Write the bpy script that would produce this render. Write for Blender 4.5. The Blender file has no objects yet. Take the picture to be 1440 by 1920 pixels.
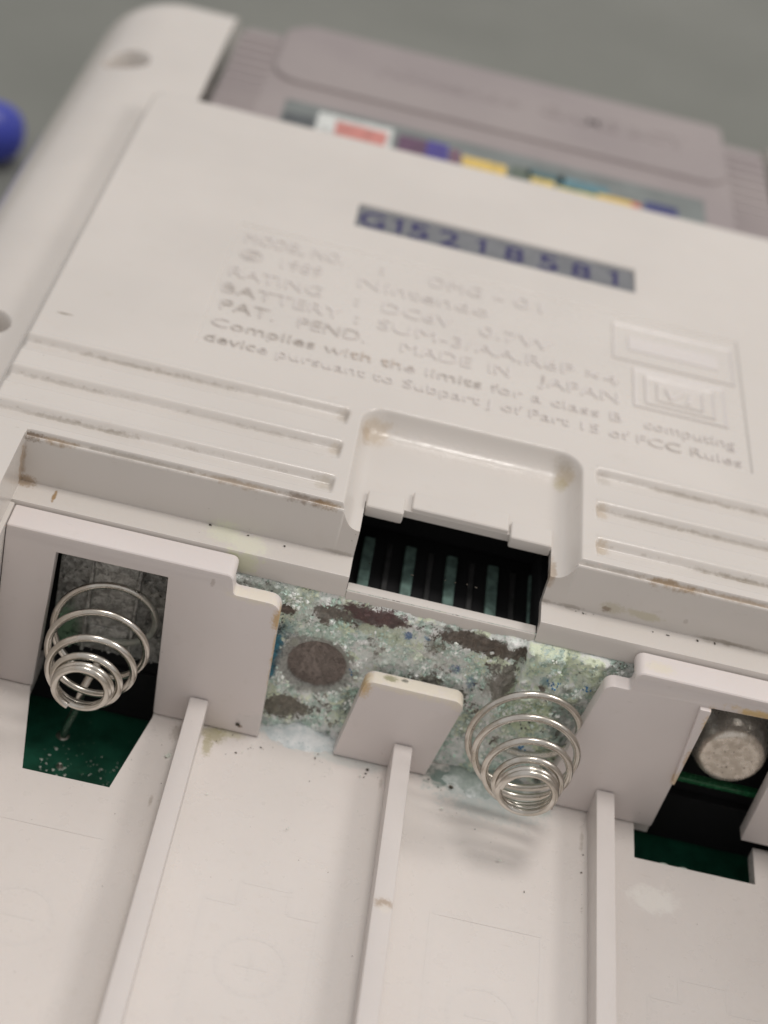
import bpy, bmesh, math, random
import numpy as np
from mathutils import Vector, Matrix, noise
from math import radians, sin, cos, pi, sqrt

random.seed(7); np.random.seed(7)
SC = bpy.context.scene
COL = SC.collection
# ------------------------------------------------------------------ camera (1 unit = 1 mm)
F = 3233.4556
Rw = Matrix(((0.9725754727445308, 0.10047239578429479, 0.20976712683611032),
             (0.22824570642405853, -0.5857361846587261, -0.7776998260756712),
             (0.04473083181313817, 0.8042502220481577, -0.5926050396499276)))
cam = bpy.data.cameras.new('camera'); camo = bpy.data.objects.new('camera', cam); COL.objects.link(camo)
cam.sensor_fit = 'VERTICAL'; cam.sensor_height = 36.0; cam.lens = F / 1920 * 36
M = Rw.transposed() @ Matrix(((1, 0, 0), (0, -1, 0), (0, 0, -1)))
camo.matrix_world = Matrix.Translation((-10.9517627, -91.7893247, 87.80091203)) @ M.to_4x4()
cam.clip_start = 1; cam.clip_end = 3000
cam.dof.use_dof = True; cam.dof.focus_distance = 119.5
cam.dof.aperture_fstop = cam.lens * 1e-3 / (2 * 1.15)
SC.camera = camo
# ------------------------------------------------------------------ world, lamps, exposure
W = bpy.data.worlds.new('World'); SC.world = W; W.use_nodes = True
W.node_tree.nodes['Background'].inputs[0].default_value = (1.0, .97, .955, 1)
W.node_tree.nodes['Background'].inputs[1].default_value = .53
def lamp(name, loc, target, size, power, col, shape='DISK'):
    l = bpy.data.lights.new(name, 'AREA'); l.shape = shape; l.size = size; l.energy = power; l.color = col
    o = bpy.data.objects.new(name, l); COL.objects.link(o); o.location = loc
    o.rotation_euler = (Vector(target) - Vector(loc)).to_track_quat('-Z', 'Y').to_euler()
    return o
lamp('ceiling_lamp', (60, 45, 720), (0, 10, 0), 185, 1700000, (1, .95, .905))
lamp('right_fill', (190, 15, 200), (0, 10, 5), 80, 185000, (1, .95, .905))  # added off-frame soft light, filling from the right
SC.view_settings.view_transform = 'Standard'; SC.view_settings.look = 'None'
SC.view_settings.exposure = 0; SC.view_settings.gamma = 1; SC.view_settings.use_curve_mapping = False
SC.cycles.use_denoising = True
SC.cycles.max_bounces = 8

# ------------------------------------------------------------------ node helpers
class NT:
    def __init__(s, name):
        s.m = bpy.data.materials.new(name); s.m.use_nodes = True
        s.t = s.m.node_tree; s.n = s.t.nodes; s.l = s.t.links
        s.b = s.n['Principled BSDF']; s.tc = s.n.new('ShaderNodeTexCoord'); s.P = s.tc.outputs['Object']
    def link(s, a, b): s.l.new(a, b)
    def setv(s, node, i, v):
        if isinstance(v, bpy.types.NodeSocket): s.l.new(v, node.inputs[i])
        else: node.inputs[i].default_value = v
    def noise(s, scale, detail=3, rough=.55, dist=0, vec=None):
        n = s.n.new('ShaderNodeTexNoise'); s.l.new(vec or s.P, n.inputs['Vector'])
        n.inputs['Scale'].default_value = scale; n.inputs['Detail'].default_value = detail
        n.inputs['Roughness'].default_value = rough; n.inputs['Distortion'].default_value = dist
        return n.outputs['Fac']
    def voro(s, scale, feature='F1', vec=None, out='Distance'):
        n = s.n.new('ShaderNodeTexVoronoi'); n.feature = feature; s.l.new(vec or s.P, n.inputs['Vector'])
        n.inputs['Scale'].default_value = scale
        return n.outputs[out]
    def ramp(s, v, a, b, lo=0., hi=1.):
        n = s.n.new('ShaderNodeMapRange'); n.interpolation_type = 'SMOOTHSTEP'
        s.setv(n, 0, v); n.inputs[1].default_value = a; n.inputs[2].default_value = b
        n.inputs[3].default_value = lo; n.inputs[4].default_value = hi
        return n.outputs[0]
    def math(s, op, a, b=0., c=None):
        n = s.n.new('ShaderNodeMath'); n.operation = op; s.setv(n, 0, a); s.setv(n, 1, b)
        if c is not None: s.setv(n, 2, c)
        return n.outputs[0]
    def mix(s, fac, a, b):
        n = s.n.new('ShaderNodeMix'); n.data_type = 'RGBA'; n.clamp_factor = True
        s.setv(n, 0, fac)
        for i, v in ((6, a), (7, b)):
            if isinstance(v, bpy.types.NodeSocket): s.l.new(v, n.inputs[i])
            else: n.inputs[i].default_value = (*v, 1) if len(v) == 3 else v
        return n.outputs[2]
    def blob(s, c, r, soft=.35, warp=None):
        """1 inside an ellipsoid of centre c and radii r, ragged when warp is given"""
        v = s.n.new('ShaderNodeVectorMath'); v.operation = 'SUBTRACT'; s.l.new(s.P, v.inputs[0]); v.inputs[1].default_value = c
        d = s.n.new('ShaderNodeVectorMath'); d.operation = 'DIVIDE'; s.l.new(v.outputs[0], d.inputs[0]); d.inputs[1].default_value = r
        e = s.n.new('ShaderNodeVectorMath'); e.operation = 'LENGTH'; s.l.new(d.outputs[0], e.inputs[0])
        x = e.outputs['Value']
        if warp is not None: x = s.math('ADD', x, warp)
        return s.ramp(x, 1 - soft, 1 + soft, 1., 0.)
    def bump(s, h, strength=.3, dist=.1, normal=None):
        n = s.n.new('ShaderNodeBump'); n.inputs['Strength'].default_value = strength; n.inputs['Distance'].default_value = dist
        s.l.new(h, n.inputs['Height'])
        if normal: s.l.new(normal, n.inputs['Normal'])
        s.l.new(n.outputs[0], s.b.inputs['Normal']); return n.outputs[0]
    def set(s, **k):
        for q, v in k.items():
            q = {'base': 'Base Color', 'rough': 'Roughness', 'metal': 'Metallic', 'spec': 'Specular IOR Level', 'coat': 'Coat Weight'}.get(q, q)
            if isinstance(v, bpy.types.NodeSocket): s.l.new(v, s.b.inputs[q])
            elif isinstance(v, tuple) and len(v) == 3: s.b.inputs[q].default_value = (*v, 1)
            else: s.b.inputs[q].default_value = v
        return s.m

TAN = (.30, .185, .075); BRN = (.15, .085, .04); GRIME = (.24, .20, .15); OLIVE = (.30, .27, .10)
CREAM = (.74, .68, .57); CRUSTW = (.60, .66, .64); MINT = (.42, .52, .44)

def plastic(name, stains_and_glare=(), base=(.665, .622, .598), rough=.36, sss=.06, texture=.05, extra=None, glint=None):
    t = NT(name)
    big = t.noise(.06, 3); mid = t.noise(.7, 4, .6); fine = t.noise(9, 2, .6)
    c = t.mix(t.ramp(big, .3, .7), tuple(.965 * x for x in base), tuple(min(1, 1.03 * x) for x in base))
    c = t.mix(t.ramp(mid, .58, .80, 0, .22), c, (.55, .50, .44))
    # fine scratches and handling marks
    mp = t.n.new('ShaderNodeMapping'); mp.inputs['Rotation'].default_value = (0, 0, .7); mp.inputs['Scale'].default_value = (1.1, 14, 3)
    t.l.new(t.P, mp.inputs[0]); scr = t.noise(.55, 2, .5, vec=mp.outputs[0])
    c = t.mix(t.math('MULTIPLY', t.ramp(scr, .70, .76, 0, .25), t.ramp(t.noise(.22, 2), .5, .62)), c, (.46, .42, .37))
    spk = t.ramp(t.voro(1.15), .035, .06, 1., 0.)
    c = t.mix(t.math('MULTIPLY', spk, t.ramp(t.noise(.30, 2), .55, .66, 0, .75)), c, (.16, .13, .10))
    wrp = t.math('MULTIPLY_ADD', t.noise(1.6, 5, .7), 2.6, -1.3)
    wrf = t.math('MULTIPLY_ADD', t.noise(4.5, 4, .7), 2.2, -1.1)
    for (ctr, rad, col, k) in stains_and_glare:
        m = t.blob(ctr, rad, .45, wrp if max(rad) > 1.1 else wrf)
        c = t.mix(t.math('MULTIPLY', m, k), c, col)
    if extra: c = extra(t, c)
    t.set(base=c, rough=t.ramp(mid, .3, .8, rough - .05, rough + .12), spec=.6)
    t.b.inputs['Subsurface Weight'].default_value = sss
    t.b.inputs['Subsurface Radius'].default_value = (1.0, .7, .5); t.b.inputs['Subsurface Scale'].default_value = .5
    h = t.math('ADD', t.math('MULTIPLY', fine, texture), t.math('MULTIPLY', t.noise(1.1, 3), .03))
    if glint:   # a patch of coarse moulding texture
        g = t.blob(glint[0], glint[1], .3, wrp); h = t.math('ADD', h, t.math('MULTIPLY', g, t.math('MULTIPLY', t.noise(3.2, 3, .65), .26)))
        t.set(rough=t.math('MULTIPLY_ADD', g, -.07, .20))
    t.bump(h, .5, .25)
    return t.m

def simple(name, base, rough=.5, metal=0., var=.12, nscale=3., spec=.5, bump=0.):
    t = NT(name); n = t.noise(nscale, 4, .6)
    c = t.mix(t.ramp(n, .3, .7), tuple(x * (1 - var) for x in base), tuple(min(1, x * (1 + var)) for x in base))
    t.set(base=c, rough=t.ramp(n, .2, .8, max(.03, rough - .06), rough + .06), metal=metal, spec=spec)
    if bump: t.bump(t.noise(nscale * 4, 3), bump, .1)
    return t.m

# ------------------------------------------------------------------ mesh helpers
OZ = 15.0          # the console's empty stands on the table, its children are modelled about the device origin
def link(name, me, mat, parent=None, sharp=35, smooth=True):
    if not isinstance(me, bpy.types.Mesh):
        bm = me; me = bpy.data.meshes.new(name); bm.to_mesh(me); bm.free()
    me.name = name
    if smooth and len(me.polygons):
        me.polygons.foreach_set('use_smooth', [True] * len(me.polygons)); me.set_sharp_from_angle(angle=radians(sharp))
    if mat: me.materials.append(mat)
    o = bpy.data.objects.new(name, me); COL.objects.link(o)
    if parent:
        o.parent = parent
        if parent.type == 'EMPTY': o.location = -Vector(parent['org'])
    return o
def thing(name, loc, label, cat, group=None):
    e = bpy.data.objects.new(name, None); COL.objects.link(e); e.location = loc; e['org'] = [float(x) for x in loc]
    e.empty_display_size = 3; e['label'] = label; e['category'] = cat
    if group: e['group'] = group
    return e
def bevel_bm(bm, w, seg=2, ang=30):
    bm.normal_update()
    es = [e for e in bm.edges if len(e.link_faces) == 2 and e.calc_face_angle(0) > radians(ang)]
    if es: bmesh.ops.bevel(bm, geom=es, offset=w, segments=seg, profile=.6, affect='EDGES', clamp_overlap=True)
def box_bm(x0, x1, y0, y1, z0, z1, bev=.12, seg=2, bm=None):
    b = bmesh.new()
    v = [b.verts.new((x, y, z)) for x in (x0, x1) for y in (y0, y1) for z in (z0, z1)]
    for f in ((0, 1, 3, 2), (4, 6, 7, 5), (0, 4, 5, 1), (2, 3, 7, 6), (0, 2, 6, 4), (1, 5, 7, 3)):
        b.faces.new([v[i] for i in f])
    bmesh.ops.recalc_face_normals(b, faces=b.faces)
    if bev: bevel_bm(b, bev, seg)
    if bm is None: return b
    return join(bm, b)
def join(bm, b):
    me = bpy.data.meshes.new('tmp'); b.to_mesh(me); b.free(); bm.from_mesh(me); bpy.data.meshes.remove(me); return bm
def round_poly(pts, radii, seg=5):
    out = []; n = len(pts)
    for i, p in enumerate(pts):
        r = radii[i] if i < len(radii) else 0
        p = Vector(p)
        if r <= 0: out.append(p); continue
        a = (Vector(pts[i - 1]) - p).normalized(); b = (Vector(pts[(i + 1) % n]) - p).normalized()
        ang = a.angle(b); d = r / math.tan(ang / 2); c = p + (a + b).normalized() * (r / sin(ang / 2))
        s = p + a * d; e = p + b * d
        for k in range(seg + 1):
            q = s.lerp(e, k / seg); out.append(c + (q - c).normalized() * r)
    return out
def slab_bm(pts, fn, bev=.12, seg=2):
    """closed prism: pts are 2D, fn(u,v,k) gives 3D for side k = 0 or 1"""
    b = bmesh.new(); n = len(pts)
    A = [b.verts.new(fn(p[0], p[1], 0)) for p in pts]; B = [b.verts.new(fn(p[0], p[1], 1)) for p in pts]
    b.faces.new(A); b.faces.new(B[::-1])
    for i in range(n): b.faces.new((A[i], B[i], B[(i + 1) % n], A[(i + 1) % n]))
    bmesh.ops.recalc_face_normals(b, faces=b.faces)
    if bev: bevel_bm(b, bev, seg)
    return b
def tube_bm(pts, r, sides=10, bm=None, cap=True):
    bm = bm or bmesh.new(); pts = [Vector(p) for p in pts]; n = len(pts); rings = []
    t0 = (pts[1] - pts[0]).normalized(); u = t0.orthogonal().normalized()
    for i in range(n):
        t = (pts[min(i + 1, n - 1)] - pts[max(i - 1, 0)]).normalized()
        u = (u - t * u.dot(t)).normalized(); w = t.cross(u)
        rr = r(i / (n - 1)) if callable(r) else r
        rings.append([bm.verts.new(pts[i] + (u * cos(2 * pi * k / sides) + w * sin(2 * pi * k / sides)) * rr) for k in range(sides)])
    for a, b in zip(rings, rings[1:]):
        for k in range(sides): bm.faces.new((a[k], a[(k + 1) % sides], b[(k + 1) % sides], b[k]))
    if cap: bm.faces.new(rings[0][::-1]); bm.faces.new(rings[-1])
    return bm
def lathe_bm(prof, place, seg=48, bm=None):
    """prof: (radius, height) from axis outward; place(r*cos, r*sin, h) -> point"""
    bm = bm or bmesh.new(); rings = []
    for r, h in prof:
        if r < 1e-6: rings.append([bm.verts.new(place(0, 0, h))])
        else: rings.append([bm.verts.new(place(r * cos(2 * pi * k / seg), r * sin(2 * pi * k / seg), h)) for k in range(seg)])
    for a, b in zip(rings, rings[1:]):
        for k in range(seg):
            j = (k + 1) % seg
            if len(a) == 1 and len(b) > 1: bm.faces.new((a[0], b[k], b[j]))
            elif len(b) == 1 and len(a) > 1: bm.faces.new((a[k], b[0], a[j]))
            elif len(a) > 1: bm.faces.new((a[k], b[k], b[j], a[j]))
    bmesh.ops.recalc_face_normals(bm, faces=bm.faces)
    return bm
def text_bm(txt, x0, x1, yc, h, z0, z1, bold=0., slant=0.):
    """solid lettering filling [x0,x1], height h about yc, between z0 and z1"""
    cu = bpy.data.curves.new('lettering', 'FONT'); cu.body = txt; cu.resolution_u = 3; cu.extrude = .5; cu.offset = bold; cu.shear = slant
    o = bpy.data.objects.new('lettering', cu); COL.objects.link(o)
    dg = bpy.context.evaluated_depsgraph_get(); me = bpy.data.meshes.new_from_object(o.evaluated_get(dg))
    bpy.data.objects.remove(o); bpy.data.curves.remove(cu)
    bm = bmesh.new(); bm.from_mesh(me); bpy.data.meshes.remove(me)
    xs = [v.co.x for v in bm.verts]; ys = [v.co.y for v in bm.verts]
    a, b = min(xs), max(xs); c, d = min(ys), max(ys)
    base = .0; cap = .73                     # nominal cap height of the built-in face
    for v in bm.verts:
        v.co = Vector((x0 + (v.co.x - a) / (b - a) * (x1 - x0), yc + ((v.co.y - base) / cap - .5) * h, z0 if v.co.z < 0 else z1))
    bmesh.ops.remove_doubles(bm, verts=bm.verts, dist=1e-4)
    return bm
def letters(bm, mat, parent, name='letter'):
    # split a line of lettering into its characters (pieces whose x-ranges overlap belong together)
    bm.verts.index_update(); seen = set(); isl = []
    for v in bm.verts:
        if v in seen: continue
        stack, comp = [v], []; seen.add(v)
        while stack:
            q = stack.pop(); comp.append(q)
            for e in q.link_edges:
                o = e.other_vert(q)
                if o not in seen: seen.add(o); stack.append(o)
        xs = [q.co.x for q in comp]; isl.append([min(xs), max(xs), comp])
    isl.sort(key=lambda t: t[0]); grp = []
    for a, b, comp in isl:
        if grp and a < grp[-1][1] - .02 and (min(b, grp[-1][1]) - a) > .5 * min(b - a, grp[-1][1] - grp[-1][0]): grp[-1][1] = max(grp[-1][1], b); grp[-1][2] += comp
        else: grp.append([a, b, list(comp)])
    for a, b, comp in grp:
        idx = {v: i for i, v in enumerate(comp)}; fs = {f for v in comp for f in v.link_faces}
        me = bpy.data.meshes.new(name); me.from_pydata([v.co[:] for v in comp], [], [[idx[v] for v in f.verts] for f in fs]); link(name, me, mat, parent, sharp=20)
    bm.free()
def grid_mesh(name, X, Y, Z, keep):
    """height field on a tensor grid; keep marks the cells that exist"""
    nx, ny = len(X), len(Y)
    XX, YY = np.meshgrid(X, Y)
    co = np.stack([XX, YY, Z], -1).reshape(-1, 3)
    i = np.arange(nx * ny).reshape(ny, nx)
    q = np.stack([i[:-1, :-1], i[:-1, 1:], i[1:, 1:], i[1:, :-1]], -1)[keep]
    used = np.unique(q); remap = -np.ones(nx * ny, int); remap[used] = np.arange(len(used))
    me = bpy.data.meshes.new(name); me.from_pydata(co[used].tolist(), [], remap[q].tolist()); me.update()
    return me
def lines(segs, snaps=()):
    out = []
    for a, b, st in segs: out += list(np.linspace(a, b, max(2, int(round((b - a) / st)) + 1)))
    out += list(snaps); out = np.unique(np.round(out, 4))
    return out[np.concatenate([[True], np.diff(out) > .012])]
def sstep(t): t = np.clip(t, 0, 1); return t * t * (3 - 2 * t)
def rrect(X, Y, x0, x1, y0, y1, r):
    """distance inside (positive) a rounded rectangle"""
    cx, cy = (x0 + x1) / 2, (y0 + y1) / 2
    qx = np.abs(X - cx) - (x1 - x0) / 2 + r; qy = np.abs(Y - cy) - (y1 - y0) / 2 + r
    return -(np.hypot(np.maximum(qx, 0), np.maximum(qy, 0)) + np.minimum(np.maximum(qx, qy), 0) - r)
def fbm(x, y, z, o=4):
    s = 0; a = .5
    for k in range(o): s += a * noise.noise((x, y, z)); x *= 2.03; y *= 2.03; z *= 2.03; a *= .5
    return s

# ================================================================== TABLE
t = NT('grey desk')
c = t.mix(t.ramp(t.noise(.012, 4, .6), .3, .7), (.185, .192, .172), (.235, .24, .218))
c = t.mix(t.ramp(t.noise(.6, 3), .55, .75, 0, .25), c, (.11, .11, .10))
t.set(base=c, rough=.6, spec=.3); t.bump(t.noise(1.5, 4), .2, .2)
X = np.linspace(-1500, 1500, 61); Y = np.linspace(-1000, 2000, 61)
me = grid_mesh('table_surface', X, Y, np.full((61, 61), -OZ), np.ones((60, 60), bool))
tb = link('table_surface', me, t.m); tb['kind'] = 'structure'

# ================================================================== CONSOLE
con = thing('game_console', (0, 0, -OZ), 'off-white handheld game console lying face down, battery door off, contacts corroded', 'game console')
H, D, XC = 16.2, 13.75, .17
SHELF, BAY = 12.05, -2.69

# ---- materials of the shell
rs = random.Random(3)
st = [((-30.5, 5.2, 15.75), (.9, .35, .25), BRN, .7), ((-28.8, 5.2, 15.75), (1.4, .3, .22), TAN, .6), ((-31.0, 4.6, 13.6), (.25, .5, 1.6), TAN, .55), ((-30.6, 4.7, 12.2), (.7, .5, .4), TAN, .6)]
st += [((-16, 5.2, 15.8), (2.6, .25, .25), TAN, .45), ((-11.2, 5.2, 15.8), (1.5, .3, .3), BRN, .6), ((-9.6, 5.2, 15.75), (1.0, .3, .3), TAN, .7),
       ((-23, 5.2, 15.8), (4.5, .2, .25), GRIME, .35),
       ((8.0, 17.0, 14.7), (.9, .9, .7), (.46, .36, .22), .55), ((7.5, 16.2, 14.5), (.5, .7, .5), (.44, .38, .20), .4), ((7.9, 17.9, 15.2), (1.1, .6, .6), (.40, .34, .26), .4),
       ((-7.3, 17.0, 14.8), (1.3, 1.2, .9), (.46, .36, .24), .5), ((-7.9, 16.0, 14.9), (.5, 1.0, .6), TAN, .35),
       ((10.3, 7.5, 15.9), (.5, .8, .6), (.44, .34, .22), .5), ((10.3, 11.9, 15.9), (.5, .9, .6), (.44, .34, .22), .45), ((10.5, 16.2, 15.9), (.5, .8, .6), GRIME, .25),
       ((-9.7, 16.4, 15.9), (.5, .7, .6), (.40, .34, .27), .4), ((-9.8, 11.9, 15.9), (.5, .7, .6), (.44, .36, .26), .4), ((-10.1, 7.5, 15.9), (.6, .8, .6), (.42, .37, .29), .45),
       ((15.5, 5.2, 15.8), (2.0, .3, .35), TAN, .7), ((21, 5.2, 15.8), (4, .2, .3), TAN, .5), ((11.5, 5.2, 15.7), (3, .2, .3), GRIME, .35),
       ((12.0, 4.9, 12.9), (.8, .4, .45), (.42, .38, .24), .45), ((14.2, 4.9, 12.9), (1.2, .4, .35), (.46, .42, .26), .5), ((17.3, 4.9, 13.2), (.15, .4, .2), GRIME, .3),
       ((11.6, 4.9, 12.7), (.3, .3, .25), BRN, .6),
       ((-16.2, 4.2, 12.2), (1.1, 1.0, .5), (.66, .67, .52), .6), ((-14.3, 3.4, 12.2), (1.4, 1.1, .6), (.70, .70, .56), .6), ((-14.6, 2.4, 11.2), (1.2, .5, .9), (.60, .62, .40), .6),
       ((-28.3, 3.9, 12.05), (.13, .62, .2), TAN, .9), ((2.41, 23.52, 16.2), (.22, .16, .2), BRN, .8), ((-32.3, 20.9, 16.2), (.55, .12, .2), GRIME, .8),
       ((7.1, 5.4, 14.4), (.3, 1.4, .9), TAN, .5)]
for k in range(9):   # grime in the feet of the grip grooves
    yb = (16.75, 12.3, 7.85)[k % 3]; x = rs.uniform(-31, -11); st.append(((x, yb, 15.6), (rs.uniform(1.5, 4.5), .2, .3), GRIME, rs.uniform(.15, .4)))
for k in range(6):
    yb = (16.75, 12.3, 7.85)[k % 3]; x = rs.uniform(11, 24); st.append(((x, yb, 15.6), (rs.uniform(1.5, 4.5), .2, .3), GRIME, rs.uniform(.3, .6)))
for k in range(7):
    st.append(((rs.uniform(-28, 24), 4.85, 12.2), (rs.uniform(.6, 1.8), .3, .16), GRIME, rs.uniform(.2, .45)))
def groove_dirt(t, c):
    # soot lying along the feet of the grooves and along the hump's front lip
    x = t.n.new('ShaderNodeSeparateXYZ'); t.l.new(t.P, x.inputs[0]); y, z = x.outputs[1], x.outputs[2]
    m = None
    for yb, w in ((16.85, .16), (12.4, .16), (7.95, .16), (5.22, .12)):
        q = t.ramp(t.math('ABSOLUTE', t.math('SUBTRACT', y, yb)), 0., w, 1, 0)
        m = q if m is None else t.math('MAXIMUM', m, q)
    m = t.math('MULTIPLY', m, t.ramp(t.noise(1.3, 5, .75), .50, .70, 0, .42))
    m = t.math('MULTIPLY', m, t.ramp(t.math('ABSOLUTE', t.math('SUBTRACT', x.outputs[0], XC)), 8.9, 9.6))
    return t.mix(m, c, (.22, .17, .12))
SHELL = plastic('shell plastic', st, extra=groove_dirt, base=(.632, .594, .556), rough=.18, glint=((-.2, 17.0, 14.6), (6.8, .8, .5)))

# ---- rear shell: one height field with its grooves, recess, hump, label wells, cartridge slot and screw wells
X = lines([(-45.5, -39, .3), (-42.2, -36, .12), (-36, -33.6, .09), (-33.6, -22.6, .3), (-22.6, -21.8, .05), (-21.8, -13, .4), (-13.2, -12.3, .06), (-12.3, -10.2, .25), (-10.2, -5.4, .085),
           (-5.4, 5.6, .25), (5.6, 10.6, .085), (10.6, 13, .3), (13, 14, .06), (14, 22, .4), (22.1, 22.9, .05), (22.9, 33.9, .4), (33.9, 36.4, .1), (36.4, 45.5, .4)],
          (-31.02, -30.98, 30.98, 31.02, -30.72, -30.68, 30.72, 30.68, -6.85, 7.0, -41.9, -36.9, -39.4, 39.4))
Y = lines([(-58, 2, 3), (2.0, 2.4, .2), (2.4, 2.8, .04), (2.8, 4.8, .25), (4.8, 5.6, .035), (5.6, 19, .085), (19, 21.1, .12), (21.1, 21.8, .05), (21.8, 23.5, .12), (21.8, 41.2, .5), (41.2, 42.1, .05),
           (42.1, 45.9, .4), (45.9, 46.9, .06), (46.9, 50.1, .3), (50.1, 51.2, .06), (51.2, 63.6, .6), (63.6, 65.8, .1), (65.8, 72, .4), (72, 79, .2), (79, 84, .5), (84, 99.2, .3)],
          (64.18, 64.22, 4.86, 2.41, 8.6))
XX, YY = np.meshgrid(X, Y)
d = rrect(XX, YY, -45, 45, -62, 98.6, 9)
edge = np.where(d < 8, 7 - 7 * np.sqrt(np.maximum(0, 1 - ((8 - np.clip(d, 0, 8)) / 8) ** 2)), 0) + np.where(d < 0, np.clip(-d / .25, 0, 1) * 24, 0)
Z = D - edge
hd = rrect(XX, YY, -35.2, 35.5, -62, 64.9, 2.0)
hump = sstep((hd + .05) / 1.3)
Z = Z + (H - D) * hump
flat = (hump > .999)
# grip grooves (saw-tooth: steep far wall, ramp towards the viewer)
for Yt, Yb in ((17.2, 15.1), (12.75, 10.6), (8.3, 6.26)):
    u = Yt - YY
    prof = np.where(u < 0, 0, np.where(u < .55, .52 * sstep(u / .55), np.where(u < Yt - Yb, .52 - .40 * (u - .55) / (Yt - Yb - .55), 0)))
    prof = np.where((u >= Yt - Yb) & (u < Yt - Yb + .12), .12 * (1 - sstep((u - (Yt - Yb)) / .12)), prof)
    lip = .07 * np.exp(-((u + .16) / .2) ** 2)
    m = np.maximum(sstep((-9.3 - XX) / .34), sstep((XX - 9.75) / .3))
    Z = Z - (prof - lip) * m * np.clip(hump * 1.0, 0, 1)
# front lip of the hump
l = np.where(YY < 5.46, np.where(YY > 5.2, .46 * sstep((5.46 - YY) / .2), .46 - .15 * sstep((5.2 - YY) / .12)), 0)
l = np.where(YY < 5.02, .31 + .35 * np.clip((5.02 - YY) / .16, 0, 1) ** 2, l)
Zl = Z - l * (np.abs(XX) < 30.98)
# finger recess
rd = rrect(XX, YY, XC - 8.6, XC + 8.6, -10, 18.3, 2.1)
tt = np.clip((rd + .08) / 1.75, 0, 1)
rp = np.where(tt < .1, tt * tt * 14.3, 1 - .857 * np.maximum(0, (1 - tt) / .9) ** 3.0)
Z = np.minimum(Zl, np.where(rd > -.08, H - 1.8 * rp, 99))
# recessed wells for the raised wording and for the serial number
wd = rrect(XX, YY, -22.2, 22.5, 21.4, 41.8, .2); Z = Z - .15 * sstep((wd + .03) / .10)
sd = rrect(XX, YY, -12.5, 13.4, 46.3, 50.75, .15); Z = Z - .40 * sstep((sd + .03) / .14)
# screw wells and cartridge slot
for hx, hy, hr in ((-39.4, 75.4, 2.45), (39.4, 75.4, 2.45), (-38.35, 21.3, 1.95), (38.5, 21.3, 1.95)):
    q = hr - np.hypot(XX - hx, YY - hy); Z = np.where(q > 0, Z - 2.6 * sstep(q / .6), Z)
slot = (np.abs(XX) < 30.7) & (YY > 64.2); Z = np.where(slot, 2.0, Z)
# battery-door ledge
led = (np.abs(XX) < 31) & (YY < 4.861)
zs = SHELF - .0 - 1.6 * np.clip((2.62 - YY) / .2, 0, 1) ** 2
Z = np.where(led, zs, Z)
xc_, yc_ = (X[:-1] + X[1:]) / 2, (Y[:-1] + Y[1:]) / 2
CX, CY = np.meshgrid(xc_, yc_)
keep = ~((np.abs(CX) < 31) & (CY < 2.42))
keep &= ~((CX > -6.85) & (CX < 7.0) & (CY < 8.6))
me = grid_mesh('rear_shell', X, Y, Z, keep)
bm = bmesh.new(); bm.from_mesh(me); bpy.data.meshes.remove(me)
bed = [e for e in bm.edges if e.is_boundary]
r = bmesh.ops.extrude_edge_only(bm, edges=bed)
for v in [g for g in r['geom'] if isinstance(g, bmesh.types.BMVert)]:
    x, y = v.co.x, v.co.y
    if -7.1 < x < 7.2 and y > 2.6:
        if y < 8.5: v.co.y += .7; v.co.z -= .7
        else: v.co.z -= .6
    elif abs(x) < 31.2 and y < 3: v.co.z = 10.35 if y > 2.2 else -7
    else: v.co.z = -OZ + .02
bmesh.ops.recalc_face_normals(bm, faces=bm.faces)
link('rear_shell', bm, SHELL, con, sharp=50)
# slot-side guards of the cartridge bay are part of the same height field
b = box_bm(-6.82, 6.97, 2.45, 3.5, 9.9, 10.9, .12); link('recess_bar', b, SHELL, con)
for (x0, x1, y0, y1) in ((-6.8, -4.0, 7.65, 9.6), (-3.5, 3.72, 8.62, 10.68), (3.86, 6.98, 7.9, 9.9)):
    link('latch_tab', box_bm(x0, x1, y0, y1, 13.75, 14.78, .22, 3), SHELL, con)

# ---- raised wording
RAISED = plastic('raised lettering plastic', [((-20, 22.6, 16.2), (2.4, .6, .5), GRIME, 0.45), ((-16, 25, 16.2), (5, .7, .5), GRIME, 0.41), ((-20, 30.6, 16.2), (2, .7, .5), GRIME, 0.38), ((-19.5, 28, 16.2), (2.2, .7, .5), GRIME, 0.45), ((-12, 28, 16.2), (3, .7, .5), GRIME, 0.34), ((-8.3, 25.2, 16.2), (2.4, .8, .5), TAN, 0.41), ((5, 28, 16.2), (.8, .7, .5), BRN, 0.38), ((-1, 25, 16.2), (3, .6, .4), GRIME, 0.34), ((16, 22.6, 16.2), (2, .5, .4), GRIME, 0.38)])
PANEL = plastic('panel plastic', texture=.05, base=(.632, .594, .556), rough=.30)
z0, z1 = H - .16, H - .03
L = [[('MODEL NO.', -21.2, -12.6), (':', -9.4, -9.0), ('DMG', -4.9, -.4), ('-', .7, 1.6), ('01', 2.5, 5.0)],
     [('\u00a9', -21.2, -19.2), ('1989', -17.6, -14.1), ('Nintendo', -10.9, .4)],
     [('RATING', -21.5, -13.7), (':', -10.9, -10.5), ('DC6V', -8.5, -2.5), ('0.7W', -.2, 6.0)],
     [('BATTERY', -21.6, -11.7), (':', -10.6, -10.2), ('SUM-3/AA,R6P', -8.6, 8.0), ('\u00d74', 8.9, 11.7)],
     [('PAT.', -21.3, -16.9), ('PEND.', -14.9, -9.4), ('MADE', -6.4, -.6), ('IN', .9, 2.6), ('JAPAN', 5.0, 11.7)],
     [('Complies with the limits for a class B', -21.5, 12.0), ('computing', 13.8, 21.3)],
     [('device pursuant to Subpart J of Part 15 of FCC Rules', -21.6, 21.7)]]
info = link('info_panel', box_bm(-22.05, 22.35, 21.55, 41.65, H - .3, H - .145, .01, 1), PANEL, con)
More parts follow.
